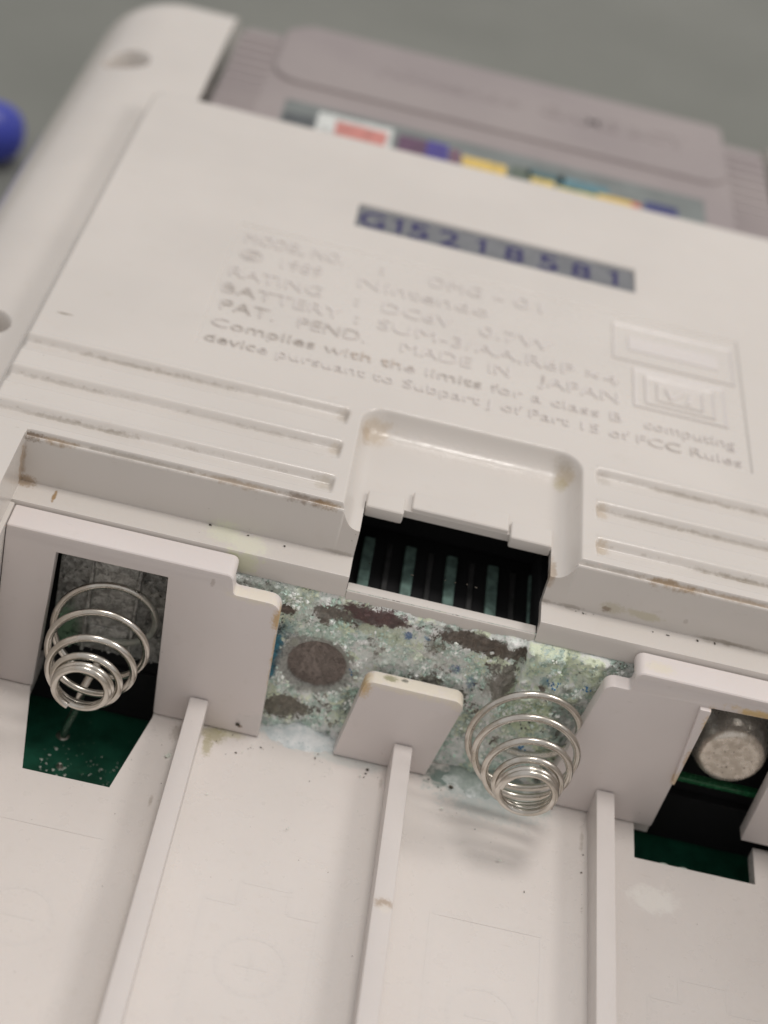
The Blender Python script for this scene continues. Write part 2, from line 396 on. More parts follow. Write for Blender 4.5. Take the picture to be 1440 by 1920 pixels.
for k, (segs, yc, h) in enumerate(zip(L, (39.7, 36.7, 33.5, 30.7, 28.0, 25.1, 22.7), (1.75, 1.75, 1.7, 1.7, 1.7, 1.35, 1.3))):
    for s, a, b_ in segs: letters(text_bm(s, a, b_, yc, h, z0, z1, bold=-.012), RAISED, info)
def frame(x0, x1, y0, y1, w):
    bm = slab_bm([(x0, y0), (x1, y0), (x1, y1), (x0, y1)], lambda u, v, k: (u, v, z0 + (z1 - z0) * k), 0)
    top = max(bm.faces, key=lambda f: f.calc_center_median().z); bmesh.ops.inset_region(bm, faces=[top], thickness=w)
    for v in top.verts: v.co.z = z0
    link('mark_frame', bm, RAISED, info, sharp=20)
frame(13.0, 20.9, 27.4, 33.3, .45); frame(14.0, 19.9, 28.2, 32.5, .35); frame(15.0, 18.9, 28.95, 31.75, .25)
letters(text_bm('V1', 15.7, 18.2, 30.35, 1.5, z0, z1, .02, .2), RAISED, info)
frame(11.3, 21.9, 34.3, 40.2, .35); link('mark_bar', box_bm(12.6, 20.6, 36.2, 38.4, z0, z1 - .03, .04, 1), RAISED, info)

# ---- serial number plate
t = NT('serial sticker grey'); c = t.mix(t.ramp(t.noise(.5, 4), .3, .7), (.150, .157, .170), (.185, .192, .205)); c = t.mix(t.ramp(t.noise(3, 3), .6, .8, 0, .3), c, (.12, .12, .13))
t.set(base=c, rough=.38)
sp = link('serial_plate', box_bm(-12.45, 13.35, 46.35, 50.7, H - .6, H - .22, .03, 1), t.m, con)
INK = simple('navy ink', (.018, .014, .10), .5, 0, .25, 4)
for ch, x in zip('G15218581', (-11.0, -8.7, -6.7, -3.85, -.95, 2.15, 5.35, 8.4, 11.4)):
    w = 2.3 if ch == 'G' else (1.0 if ch == '1' else 1.85)
    if ch == '1':
        link('digit', slab_bm([(x - .48, 49.15), (x - .35, 49.05), (x - .02, 49.3), (x - .02, 47.15), (x + .42, 47.15), (x + .42, 49.85), (x + .1, 49.85)], lambda u, v, k: (u, v, H - .24 + .035 * k), 0), INK, sp); continue
    link('digit', text_bm(ch, x - w / 2, x + w / 2, 48.5, 2.95, H - .24, H - .205, .010), INK, sp, sharp=20)

# ---- battery bay floor (solid plate with two openings)
fs = [((-7.6, .9, BAY), (3.2, .9, .6), (.56, .60, .60), .75), ((-7, 1.6, BAY), (3.8, 1.2, .6), (.50, .60, .60), .6), ((7.0, -.2, BAY), (4.0, 1.6, .5), (.47, .53, .52), .75), ((7.4, -1.8, BAY), (3.2, 1.2, .5), (.50, .54, .53), .55),
      ((3.4, .3, BAY), (1.2, 1.0, .5), (.08, .14, .12), .8), ((4.6, .4, BAY), (.8, .5, .5), (.05, .09, .08), .8), ((-3.2, -.3, BAY), (2.4, .5, .4), (.55, .60, .58), .5),
      ((-13.8, -.7, BAY), (.9, .8, .5), OLIVE, .6), ((-14.0, -2.2, BAY), (.35, .9, .4), OLIVE, .55), ((-12.6, -.2, BAY), (1.0, .4, .4), (.45, .42, .18), .4),
      ((-16.8, -8.5, BAY), (.15, .5, .4), GRIME, .4), ((-16.3, -1.4, BAY), (.5, .9, .4), GRIME, .4),
      ((10.8, -.6, BAY), (1.0, .9, .4), (.42, .50, .46), .6), ((19.6, -7.0, BAY), (1.7, 1.1, .4), (.86, .84, .79), .6)]  # last entry: pale lamp glare painted into the floor colour
for k in range(8): fs.append(((rs.choice((-16.3, -1.0, 14.2)) + rs.uniform(-.1, .1), rs.uniform(-26, -2), BAY), (.14, rs.uniform(.3, 1.6), .3), GRIME, rs.uniform(.3, .7)))
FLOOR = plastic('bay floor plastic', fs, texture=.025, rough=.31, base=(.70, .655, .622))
X = lines([(-31, 31, .25)], (-15.9, -14.7, -.6, .6, 14.7, 15.9)); Y = lines([(-55, 4, .5)])
XX, YY = np.meshgrid(X, Y)
rise = np.zeros_like(XX)
for xd in (-30.6, -15.3, 0, 15.3, 30.6):
    q = np.abs(XX - xd) - .7; rise = np.maximum(rise, .42 * np.exp(-np.clip(q, 0, 9) / .55))
cell = (np.mod(XX + 30.6, 15.3) - 7.65) / 7.65
Zf = BAY + rise * np.clip((-.6 - YY) / 2, 0, 1) + .30 * cell ** 4 * np.clip((-3 - YY) / 10, 0, 1)
b = bmesh.new(); nx, ny = len(X), len(Y)
T = [[b.verts.new((X[i], Y[j], Zf[j, i])) for i in range(nx)] for j in range(ny)]
for j in range(ny - 1):
    for i in range(nx - 1): b.faces.new((T[j][i], T[j][i + 1], T[j + 1][i + 1], T[j + 1][i]))
bed = [e for e in b.edges if e.is_boundary]
r = bmesh.ops.extrude_edge_only(b, edges=bed)
low = [g for g in r['geom'] if isinstance(g, bmesh.types.BMVert)]
for v in low: v.co.z = BAY - 1.1
bmesh.ops.contextual_create(b, geom=[g for g in r['geom'] if isinstance(g, bmesh.types.BMEdge)])
bmesh.ops.recalc_face_normals(b, faces=b.faces)
fme = bpy.data.meshes.new('bay_floor'); b.to_mesh(fme); b.free()
fo = bpy.data.objects.new('cut', fme); COL.objects.link(fo)
cut = bmesh.new()
join(cut, slab_bm([(-27.62, 0), (-26.03, -8.02), (-19.85, -8.0), (-18.4, -.35), (-18.45, 4.2), (-27.55, 4.2)], lambda u, v, k: (u, v, -6 + 8 * k), 0))
join(cut, slab_bm([(18.24, -3.37), (27.42, -3.35), (27.5, .3), (30.2, .3), (30.2, 4.2), (19.6, 4.2), (19.6, .56), (18.62, .56), (18.24, .02)], lambda u, v, k: (u, v, -6 + 8 * k), 0))
cme = bpy.data.meshes.new('cutter'); cut.to_mesh(cme); cut.free(); co = bpy.data.objects.new('cutter', cme); COL.objects.link(co)
mo = fo.modifiers.new('b', 'BOOLEAN'); mo.object = co; mo.operation = 'DIFFERENCE'; mo.solver = 'EXACT'
me = bpy.data.meshes.new_from_object(fo.evaluated_get(bpy.context.evaluated_depsgraph_get()))
bpy.data.objects.remove(fo); bpy.data.objects.remove(co)
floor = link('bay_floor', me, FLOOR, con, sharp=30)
# two little lumps of flash on the right opening's near edge
for x in (20.55, 22.0):
    bmf = bmesh.new(); bmesh.ops.create_uvsphere(bmf, u_segments=14, v_segments=8, radius=.62)
    for v in bmf.verts: v.co = Vector((x + v.co.x, -3.45 + v.co.y * .75, BAY - .38 + v.co.z * .62))
    link('moulding_lump', bmf, simple('pale green plastic', (.42, .50, .44), .3) if x < 21 else bpy.data.materials['pale green plastic'], floor)
# faint moulded battery outlines in each bay (raised lines)
bm = None
def strip(bm, a, b_, w=.32, h=.012):
    a = Vector(a); b_ = Vector(b_); n = (b_ - a).normalized(); p = Vector((-n.y, n.x)) * w / 2
    q = [a + p, a - p, b_ - p, b_ + p]
    def zz(x, y): 
        cc = (((x + 30.6) % 15.3) - 7.65) / 7.65
        return BAY + .30 * cc ** 4 * min(1, max(0, (-3 - y) / 10))
    lo = [bm.verts.new((v.x, v.y, zz(v.x, v.y) - .1)) for v in q]
    hi = [bm.verts.new((v.x * .8 + (a.x + b_.x) * .1, v.y * .8 + (a.y + b_.y) * .1, zz(v.x, v.y) + h)) if False else bm.verts.new((v.x, v.y, zz(v.x, v.y) + h)) for v in q]
    bm.faces.new(hi)
    for i in range(4): bm.faces.new((lo[i], lo[(i + 1) % 4], hi[(i + 1) % 4], hi[i]))
for i, xm in enumerate((-22.95, -7.65, 7.65, 22.95)):
    bm = bmesh.new(); y1 = -15.6 if i % 2 else -12.6
    for a, b_ in (((xm - 3.9, y1), (xm - 3.9, -50)), ((xm + 3.9, y1), (xm + 3.9, -50))): strip(bm, a, b_)
    if i % 2:   # positive end: the nub
        for a, b_ in (((xm - 3.9, y1), (xm - 1.7, y1)), ((xm + 1.7, y1), (xm + 3.9, y1)), ((xm - 1.7, y1), (xm - 1.7, y1 + 2)), ((xm + 1.7, y1), (xm + 1.7, y1 + 2)), ((xm - 1.7, y1 + 2), (xm + 1.7, y1 + 2))): strip(bm, a, b_)
    else: strip(bm, (xm - 3.9, y1), (xm + 3.9, y1))
    for k in range(24):
        a0, a1 = 2 * pi * k / 24, 2 * pi * (k + 1) / 24; strip(bm, (xm + 2.3 * cos(a0), -20.4 + 2.3 * sin(a0)), (xm + 2.3 * cos(a1), -20.4 + 2.3 * sin(a1)), .26, .006)
    strip(bm, (xm - 1.1, -20.4), (xm + 1.1, -20.4), .3)
    if i % 2: strip(bm, (xm, -21.5), (xm, -19.3), .3)
    bmesh.ops.recalc_face_normals(bm, faces=bm.faces)
    link('battery_outline', bm, FLOOR, floor, sharp=20)

# ---- dividers
DIV = plastic('divider plastic', [((0.05, -15.2, 0), (.62, .42, .3), TAN, .55), ((.15, -15.6, 0.02), (.40, .35, .2), (.70, .65, .60), .9)], texture=.02, rough=.38)
for xd in (-15.3, 0, 15.3):
    b = box_bm(xd - .7, xd + .7, -52, -.05, BAY - .2, 0, .16, 2)
    link('divider', b, DIV, con)
# compartment side walls
for s in (-1, 1):
    link('side_wall', box_bm(min(s * 31.5, s * 30.65), max(s * 31.5, s * 30.65), -55, 2.38, BAY - 1, SHELF - .05, .15), SHELL, con)

# ---- end walls
ws = [((-11.0, .3, 8.9), (.45, .8, .9), (.50, .30, .07), .75), ((-10.75, .3, 6.2), (.22, .8, 2.2), (.50, .33, .10), .7), ((-13, .5, 10.2), (1.8, .7, .4), CREAM, .8), ((-10.6, .3, 3.4), (.2, .7, 1.3), (.45, .30, .1), .6),
      ((-3.9, .5, 4.6), (.5, .8, 1.0), (.58, .40, .16), .8), ((-.3, .6, 5.15), (4.2, .9, .45), (.75, .69, .58), .85), ((2.9, .6, 4.8), (.8, .9, .5), (.74, .67, .55), .7), ((-2.2, .8, 5.2), (.5, .3, .25), (.28, .27, .15), .8), ((-1.2, .9, 5.2), (.25, .2, .2), (.1, .1, .08), .8),
      ((24.2, .2, 10.4), (2.8, .8, .35), (.62, .42, .14), .8), ((26.3, .2, 10.2), (.8, .8, .7), (.36, .2, .06), .8), ((20.1, .0, 8.8), (.35, .6, 1.1), (.58, .38, .12), .7), ((19.9, -.2, 5.2), (.3, .5, .9), (.5, .3, .1), .6), ((19.7, -.2, 2.9), (.25, .5, .8), (.62, .42, .16), .6),
      ((-12, .0, -1.9), (.16, .2, .14), BRN, .9), ((-11.0, .0, -1.3), (1.2, .3, .9), (.60, .58, .56), .4), ((-26.9, 0, 3.7), (.2, .3, .16), BRN, .6), ((-16, 0, 10.9), (.15, .2, .3), BRN, .3), ((15.8, 1, 11.8), (1, .6, .3), (.72, .66, .5), .5)]
WALLM = plastic('end wall plastic', ws, texture=.02, rough=.38, base=(.71, .655, .635))
T1 = 1.3
def wall(pts, rad, th=T1, y=0., bev=.13): return slab_bm(round_poly(pts, rad), lambda u, v, k: (u, y + th * k, v), bev, 2)
bm = wall([(-30.62, -2.6), (-27.5, -2.6), (-26.99, 10.35), (-19.12, 10.42), (-18.45, -2.6), (-10.5, -2.6), (-11.05, 10.25), (-14.45, 10.25), (-14.65, 11.55), (-30.62, 11.55)],
          [0, 0, 0, 0, 0, 0, .85, .3, .45, 0])
bm2 = slab_bm(round_poly([(-30.62, 10.75), (-14.62, 10.75), (-14.62, 11.88), (-30.62, 11.88)], [0, .2, .5, 0]), lambda u, v, k: (u, .003 + 2.38 * k, v), .2, 3)
link('end_wall', join(bm, bm2), WALLM, con)
link('end_wall', wall([(-4.85, -2.6), (-3.95, 5.25), (3.45, 5.25), (2.2, -2.6)][::-1], [0, .75, .75, 0]), WALLM, con)
bm = wall([(30.62, 11.2), (14.2, 11.2), (14.2, 9.95), (12.45, 9.95), (10.7, -2.6), (19.55, -2.6), (20.05, 9.95), (24.3, 10.15), (26.3, 9.6), (26.25, -1.9), (30.62, -1.9)],
          [0, .5, .25, .75, 0, 0, .15, .6, .7, 0, 0])
bm2 = slab_bm(round_poly([(30.62, 10.6), (14.15, 10.6), (14.15, 11.7), (30.62, 11.7)], [0, .3, .6, 0]), lambda u, v, k: (u, .003 + 2.38 * k, v), .22, 3)
link('end_wall', join(bm, bm2), WALLM, con)
b = slab_bm([(19.2, 10.0), (20.03, 10.0), (19.75, 2.4), (19.55, 2.4)], lambda u, v, k: (u, -.42 + .44 * k, v), .1, 2)
link('guide_rib', b, WALLM, con)
# black blocks added behind the openings to keep the interior dark
DARK = simple('black connector and shade filler', (.008, .008, .009), .85, 0, .2, 1)
for q in ((-31, -15.2, 4.3, 4.8, BAY, 10.2), (15.2, 31, 4.9, 5.4, BAY - 3, 10.2), (-7.6, -6.95, 3.6, 15, 4, 10.9), (7.1, 7.7, 3.6, 15, 4, 10.9), (-7.6, 7.7, 15, 15.5, 4, 14), (-14.5, 14.6, 3.4, 3.9, BAY - 1, 9.6), (-30, -15, 3.9, 6.0, -7.4, BAY), (15, 31, 4.0, 6.5, -7.4, BAY)):
    link('shade_block', box_bm(*q, .05, 1), DARK, con)

# ---- connector inside the finger recess
conn = link('cartridge_connector', box_bm(-6.8, 7.6, 3.95, 15, 5.0, 7.6, .1), DARK, con)
PINW = simple('tarnished contact strip', (.16, .25, .22), .6, .1, .35, 1.2); PINN = simple('dark contact strip', (.06, .06, .06), .5, .2, .3, 1.2)
for k in range(9):
    x = -5.62 + 1.62 * k
    if k % 2 == 0: o = link('connector_pin', box_bm(x - .42, x + .42, 4.2, 13.0, 7.55, 8.0, .06, 1), PINW, conn)
    else: o = link('connector_pin', box_bm(x - .2, x + .2, 4.2, 13.0, 7.55, 7.8, .05, 1), PINN, conn)
    o.location.x = .0

# ---- circuit board under the openings
t = NT('green circuit board')
n = t.noise(.5, 4, .6); c = t.mix(t.ramp(n, .35, .65), (.008, .062, .036), (.014, .105, .062))
c = t.mix(t.ramp(t.noise(1.3, 5, .7), .60, .72, 0, .5), c, (.02, .14, .07))
c = t.mix(t.math('MULTIPLY', t.ramp(t.voro(2.2), .05, .12, 1, 0), t.ramp(t.noise(.4, 2), .50, .6, 0, .8)), c, (.32, .36, .26))
t.set(base=c, rough=.34); t.bump(t.noise(2.5, 4), .3, .1)
pcb = link('circuit_board', box_bm(-30.5, 30.5, -40, 12, -9.1, -7.5, .05, 1), t.m, con)
SOLD = simple('solder', (.55, .52, .46), .35, .9, .2, 3)
for x, y, rr in ((-24.85, .55, .55), (-24.3, -2.6, .3), (21.0, -1.2, .5)):
    bm = bmesh.new(); lathe_bm([(0, .4), (rr * .35, .36), (rr * .7, .16), (rr, -.03)], lambda a, b_, h: Vector((x + a, y + b_, -7.5 + h)), 20, bm); link('solder_joint', bm, SOLD, pcb)

# ---- contact plate eaten by corrosion
t = NT('corroded contact')
P = t.P
n1 = t.noise(.42, 6, .68, .6); n2 = t.noise(1.1, 6, .72, .8); n3 = t.noise(3.2, 5, .75, .4); n4 = t.noise(.28, 4, .6, 1.2); n5 = t.noise(7, 4, .7)
def warped(k, sc):
    v = t.n.new('ShaderNodeVectorMath'); v.operation = 'MULTIPLY_ADD'
    nz_ = t.n.new('ShaderNodeTexNoise'); t.l.new(P, nz_.inputs['Vector']); nz_.inputs['Scale'].default_value = sc; nz_.inputs['Detail'].default_value = 4
    t.l.new(nz_.outputs['Color'], v.inputs[0]); v.inputs[1].default_value = (k, k, k); t.l.new(P, v.inputs[2]); return v.outputs[0]
wv = warped(.9, 2.5); wv2 = warped(.5, 6)
def cells(scale, vec):
    o = t.voro(scale, vec=vec, out='Color'); q = t.n.new('ShaderNodeSeparateColor'); t.l.new(o, q.inputs[0]); return q.outputs[0], q.outputs[1]
ca, cb = cells(.85, wv); cc, cd = cells(2.6, wv2); ce, cf = cells(1.5, wv)
n6 = t.noise(1.9, 5, .75, .5)
def shifted(x):
    m = t.n.new('ShaderNodeMapping'); m.inputs['Location'].default_value = (x, 0, x * .7); t.l.new(P, m.inputs[0]); return m.outputs[0]
nA = t.noise(.72, 8, .72, .3, shifted(13)); nB = t.noise(.5, 8, .7, .3, shifted(41)); nC = t.noise(2.4, 7, .76, .2, shifted(7)); nD = t.noise(.36, 5, .6, 0, shifted(80))
crust = t.mix(t.ramp(nC, .38, .60), (.42, .55, .48), (.80, .90, .83))
crust = t.mix(t.ramp(nB, .445, .43), crust, t.mix(t.ramp(nC, .4, .6), (.13, .11, .09), (.27, .24, .20)))
white = t.ramp(t.math('MULTIPLY_ADD', nC, .5, nA), .715, .735)
wcol = t.mix(t.ramp(nC, .46, .58), (.86, .92, .87), (.99, .99, .97)); wcol = t.mix(t.ramp(nD, .50, .58, 0, .8), wcol, (.84, .93, .66))
dark = t.ramp(nC, .645, .69)
c = t.mix(white, crust, wcol)
wr = t.math('MULTIPLY_ADD', n3, 3.0, -1.5); wr2 = t.math('MULTIPLY_ADD', n2, 3.4, -1.7)
BARE = ((-9.0, -.5, 1.9, 1.0, (.20, .18, .145)), (-4.3, 9.3, 2.4, .62, (.13, .075, .072)), (-7.4, 8.8, 1.3, .5, (.19, .165, .14)), (3.6, 9.1, 2.6, .6, (.155, .125, .10)), (-10.6, 8.2, .6, .4, (.15, .10, .085)), (5.6, 6.3, .8, 1.6, (.26, .24, .21)), (.6, 4.2, 1.2, 1.0, (.24, .225, .19)), (-11.0, 3.4, .65, 1.9, (.05, .25, .36)))
for ctr, rad, col, k, w in (((-13.4, 2.6, 9.6), (1.4, 1, .8), (.78, .82, .76), .8, wr2), ((-10.5, 2.6, 8.6), (2.4, 1, 1.6), (.70, .78, .70), .7, wr2), ((-6.4, 2.6, 8.8), (2.2, 1, .8), (.14, .125, .105), .85, wr2), ((-4.3, 2.6, 9.4), (2.6, 1, .8), (.12, .07, .068), .95, wr2),
                         ((3.4, 2.6, 9.2), (3.2, 1, .7), (.13, .10, .085), .85, wr2), ((-2.6, 2.6, 6.4), (2.6, 1, 2.0), (.80, .83, .78), .7, wr2), ((-3.3, 2.6, 8.0), (1.6, 1, .9), (.62, .70, .50), .7, wr2),
                         ((1.5, 2.6, 6.6), (2.0, 1, 1.2), (.78, .76, .73), .6, wr2), ((.4, 2.6, 7.9), (1.1, 1, .5), (.22, .23, .17), .6, wr),
                         ((-10.9, 2.6, 3.6), (.75, 1, 2.0), (.05, .24, .34), 1.0, wr), ((-10.4, 2.6, 6.2), (.7, 1, .8), (.10, .22, .25), .7, wr), ((-9.0, 2.6, -.4), (1.8, 1, .9), (.16, .145, .115), 1.0, wr), ((-7.6, 2.6, 7.0), (1.6, 1, 1.0), (.52, .66, .55), .6, wr2),
                         ((-5.6, 2.6, -.6), (1.6, 1, 1.5), (.72, .80, .75), .75, wr), ((-4.6, 2.6, 1.0), (.7, 1, 2.0), (.10, .14, .14), .7, wr), ((-1.7, 2.6, 8.3), (.4, 1, .28), (.03, .13, .36), .8, wr), ((-.4, 2.6, 8.5), (.25, 1, .2), (.07, .25, .45), .7, wr),
                         ((2.3, 2.6, 6.3), (.4, 1, .35), (.03, .13, .36), .75, wr), ((3.6, 2.6, 5.4), (.35, 1, .7), (.04, .15, .34), .65, wr), ((8.6, 2.2, 7.7), (.5, 1.4, .4), (.03, .22, .36), .85, wr),
                         ((8.0, 2.2, 8.4), (1.8, 1.4, 1.6), (.58, .72, .58), .5, wr2), ((11.6, 2.4, 8.2), (1.8, 1.2, 1.4), (.62, .72, .52), .65, wr2), ((5.6, 2.4, 6.0), (1.3, 1.2, 2.2), (.40, .38, .33), .6, wr2), ((7.6, 2.0, 4.4), (1.9, 1.6, 2.6), (.62, .74, .50), .65, wr2), ((10.6, 2.4, 4.5), (1.0, 1.2, 3), (.12, .16, .145), .6, wr2), ((4.4, 2.6, 1.5), (.8, 1, 2), (.05, .09, .10), .6, wr)):
    c = t.mix(t.math('MULTIPLY', t.math('MULTIPLY', t.blob(ctr, rad, .14, w), k), t.ramp(nC, .42, .52, .3, 1.)), c, col)
wb = t.math('ADD', t.math('MULTIPLY_ADD', nB, 2.6, -1.3), t.math('MULTIPLY_ADD', nC, 1.8, -.9))
for bx, bz, brx, brz, bc in BARE:
    c = t.mix(t.math('MULTIPLY', t.blob((bx, 2, bz), (brx * 1.1, 6, brz * 1.1), .06, wb), .93), c, t.mix(t.ramp(nC, .4, .6), tuple(.75 * v for v in bc), tuple(1.25 * v for v in bc)))
c = t.mix(t.math('MULTIPLY', dark, .6), c, (.06, .08, .07))
disc = t.blob((-7.57, 2.6, 3.66), (2.2, 3, 2.05), .06, t.math('MULTIPLY_ADD', n3, .16, -.08))
ring = t.blob((-7.57, 2.6, 3.66), (3.0, 3, 2.7), .12, t.math('MULTIPLY_ADD', n2, .9, -.45))
dcol = t.mix(t.ramp(n2, .3, .7), (.17, .14, .125), (.34, .29, .26)); dcol = t.mix(t.ramp(n5, .58, .7, 0, .5), dcol, (.26, .22, .19))
c = t.mix(t.math('MULTIPLY', ring, .82), c, t.mix(t.ramp(n3, .4, .6), (.20, .19, .175), (.36, .36, .33))); c = t.mix(disc, c, dcol)
flake = t.ramp(t.voro(4.5), .06, .10, 1, 0); c = t.mix(t.math('MULTIPLY', flake, t.ramp(n1, .5, .6, 0, .8)), c, (.75, .78, .74))
t.set(base=c, rough=t.ramp(nC, .5, .62, .6, .2), spec=.6, metal=t.math('MULTIPLY', disc, .45))
t.bump(t.math('ADD', t.math('MULTIPLY', white, t.math('MULTIPLY_ADD', nC, 1.6, .2)), t.math('ADD', t.math('MULTIPLY', n5, .3), t.math('MULTIPLY', nC, .8))), .6, .2)
CRUST = t.m
X = lines([(-15.1, 14.6, .11)]); Zg = lines([(-3.0, 10.95, .11)])
PY = np.zeros((len(Zg), len(X)))
for j, z in enumerate(Zg):
    for i, x in enumerate(X):
        dd = math.hypot(x + 7.57, z - 3.66)
        q = fbm(x * .55, z * .55, 3.1) * .5 + .45 * max(0, fbm(x * 1.5 + 9, z * 1.5, 7.7)) + .16 * abs(fbm(x * 4, z * 4, 1.2))
        if dd < 2.1: q = -.38 + .03 * q
        elif dd < 3.0: q = (-.38 + .5 * (dd - 2.1) / .9) * .5 + q * (dd - 2.1) / .9
        if x > 4: # the spring's holder: two upright ridges with a step
            q += .55 * math.exp(-((x - 5.6) / .5) ** 2) + .75 * sstep((x - 6.6) / .25) * sstep((9.6 - x) / .25) * sstep((z - 5.5) / .4) + .5 * math.exp(-((x - 11.6) / 1.3) ** 2) * sstep((z - 5) / 2)
        q += .9 * math.exp(-((x - 8.2) ** 2 + (z - 4.2) ** 2) / 9) * (.45 + 1.1 * abs(fbm(x * 1.1, z * 1.1, 4.4))) + .30 * abs(fbm(x * 2.1, z * 2.1, 6.1)) * (dd > 3)
        PY[j, i] = 2.42 - .055 * (10 - z) - q
        if z > 9.9: PY[j, i] += (2.55 - PY[j, i]) * min(1, (z - 9.9) / .45)
XX, ZZ = np.meshgrid(X, Zg)
me = bpy.data.meshes.new('contact_plate'); nx, nz = len(X), len(Zg)
ii = np.arange(nx * nz).reshape(nz, nx)
me.from_pydata(np.stack([XX, PY, ZZ], -1).reshape(-1, 3).tolist(), [], np.stack([ii[:-1, :-1], ii[:-1, 1:], ii[1:, 1:], ii[1:, :-1]], -1).reshape(-1, 4).tolist())
plate = link('contact_plate', me, CRUST, con, sharp=80)
# crystals standing on the plate
def crystals(name, spots, mat, parent, rnd):
    bm = bmesh.new()
    for (x, y, z, s) in spots:
        n0 = len(bm.verts); bmesh.ops.create_icosphere(bm, subdivisions=1, radius=s, matrix=Matrix.Translation((x, y, z)) @ Matrix.Rotation(rnd.uniform(0, 6), 4, Vector((rnd.random(), rnd.random(), rnd.random() + .1))) @ Matrix.Diagonal((1, rnd.uniform(.35, 1), rnd.uniform(.4, 1.2), 1)))
        bm.verts.ensure_lookup_table()
        for v in bm.verts[n0:]: v.co += Vector((rnd.uniform(-1, 1), rnd.uniform(-1, 1), rnd.uniform(-1, 1))) * s * .35
    o = link(name, bm, mat, parent, smooth=False); o['kind'] = 'stuff'; return o
rc = random.Random(11); sp_ = []
while len(sp_) < 1500:
    x = rc.uniform(-14.8, 14.2); z = rc.uniform(-2.4, 10.3)
    if math.hypot(x + 7.57, z - 3.66) < 2.7 or any(((x - q[0]) / q[2]) ** 2 + ((z - q[1]) / q[3]) ** 2 < 1.1 for q in BARE): continue
    dens = .35 + fbm(x * .45, z * .45, 5) * 1.6 + (.25 if x > 3 else 0)
    if rc.random() > dens: continue
    sp_.append((x, PY[min(nz - 1, int((z + 3) / .11)), min(nx - 1, int((x + 15.1) / .11))] + .02, z, rc.choice((.06, .08, .1, .13, .17))))
crystals('corrosion_crystals', sp_, CRUST, plate, rc)
tw = NT('white zinc crust'); nw = tw.noise(1.6, 6, .75); nv = tw.noise(.5, 3)
tw.set(base=tw.mix(tw.ramp(nv, .55, .63, 0, .5), tw.mix(tw.ramp(nw, .42, .56), (.58, .74, .66), (.95, .96, .93)), (.82, .88, .68)), rough=tw.ramp(nw, .4, .6, .7, .25)); WHT = tw.m; MNT = simple('mint copper crust', (.55, .72, .62), .4, 0, .2, 3)
def cluster(n, mat, rx, seed, sizes):
    q = random.Random(seed); out = []
    while len(out) < n:
        cx_, cz_ = q.uniform(-14, 14), q.uniform(-1.5, 9.8)
        if fbm(cx_ * .4 + seed, cz_ * .4, 2.5) < -.02 or (cz_ > 8.2 and -7 < cx_ < 7): continue
        for _ in range(q.randint(6, 40)):
            x, z = q.gauss(cx_, rx), q.gauss(cz_, rx)
            if not (-14.8 < x < 14.2 and -2.5 < z < 10.2) or math.hypot(x + 7.57, z - 3.66) < 2.5 or any(((x - q_[0]) / q_[2]) ** 2 + ((z - q_[1]) / q_[3]) ** 2 < 1.0 for q_ in BARE): continue
            out.append((x, PY[min(nz - 1, int((z + 3) / .11)), min(nx - 1, int((x + 15.1) / .11))] + .03, z, q.choice(sizes)))
    crystals('corrosion_crystals', out, mat, plate, q)
cluster(2600, WHT, .42, 3, (.04, .06, .08, .11, .15, .2)); cluster(420, MNT, .35, 8, (.07, .1, .14, .18)); cluster(110, simple('dark oxide', (.06, .075, .07), .6, 0, .3, 3), .6, 14, (.06, .09, .13))
cluster(70, simple('blue copper salt', (.04, .20, .42), .5, 0, .3, 3), .25, 27, (.06, .09, .12))
# powder that fell off the plate on to the floor
t = NT('corrosion powder'); n2 = t.noise(.8, 5, .7); n3 = t.noise(3, 5, .7)
c = t.mix(t.ramp(n2, .35, .65), (.56, .62, .63), (.80, .82, .82)); c = t.mix(t.ramp(n3, .56, .70, 0, .7), c, (.26, .38, .37)); c = t.mix(t.blob((7, .8, BAY), (5, 1.6, 1), .5, t.math('MULTIPLY_ADD', n2, 2, -1)), c, t.mix(n3, (.20, .26, .24), (.45, .50, .46)))
t.set(base=c, rough=.7); t.bump(n3, .6, .15); POW = t.m
bm = bmesh.new(); Xp = lines([(-12, 12, .13)]); Yp = lines([(-2.6, 2.9, .13)])
XX, YY = np.meshgrid(Xp, Yp); Zp = np.zeros_like(XX)
for j, y in enumerate(Yp):
    for i, x in enumerate(Xp):
        env = max(sstep(1 - abs(x + 7.4) / 3.6) * sstep((y + 1.0) / 2.4), .8 * sstep(1 - abs(x - 6.6) / 4.6) * sstep((y + 1.9) / 3.0))
        Zp[j, i] = BAY - .22 + .95 * env + .26 * fbm(x * .9, y * .9, 2.2) * (env > .05) + .10 * abs(fbm(x * 3, y * 3, 8))
me = grid_mesh('corrosion_powder', Xp, Yp, Zp, np.ones((len(Yp) - 1, len(Xp) - 1), bool))
po = link('corrosion_powder', me, POW, plate, sharp=80); po['kind'] = 'stuff'

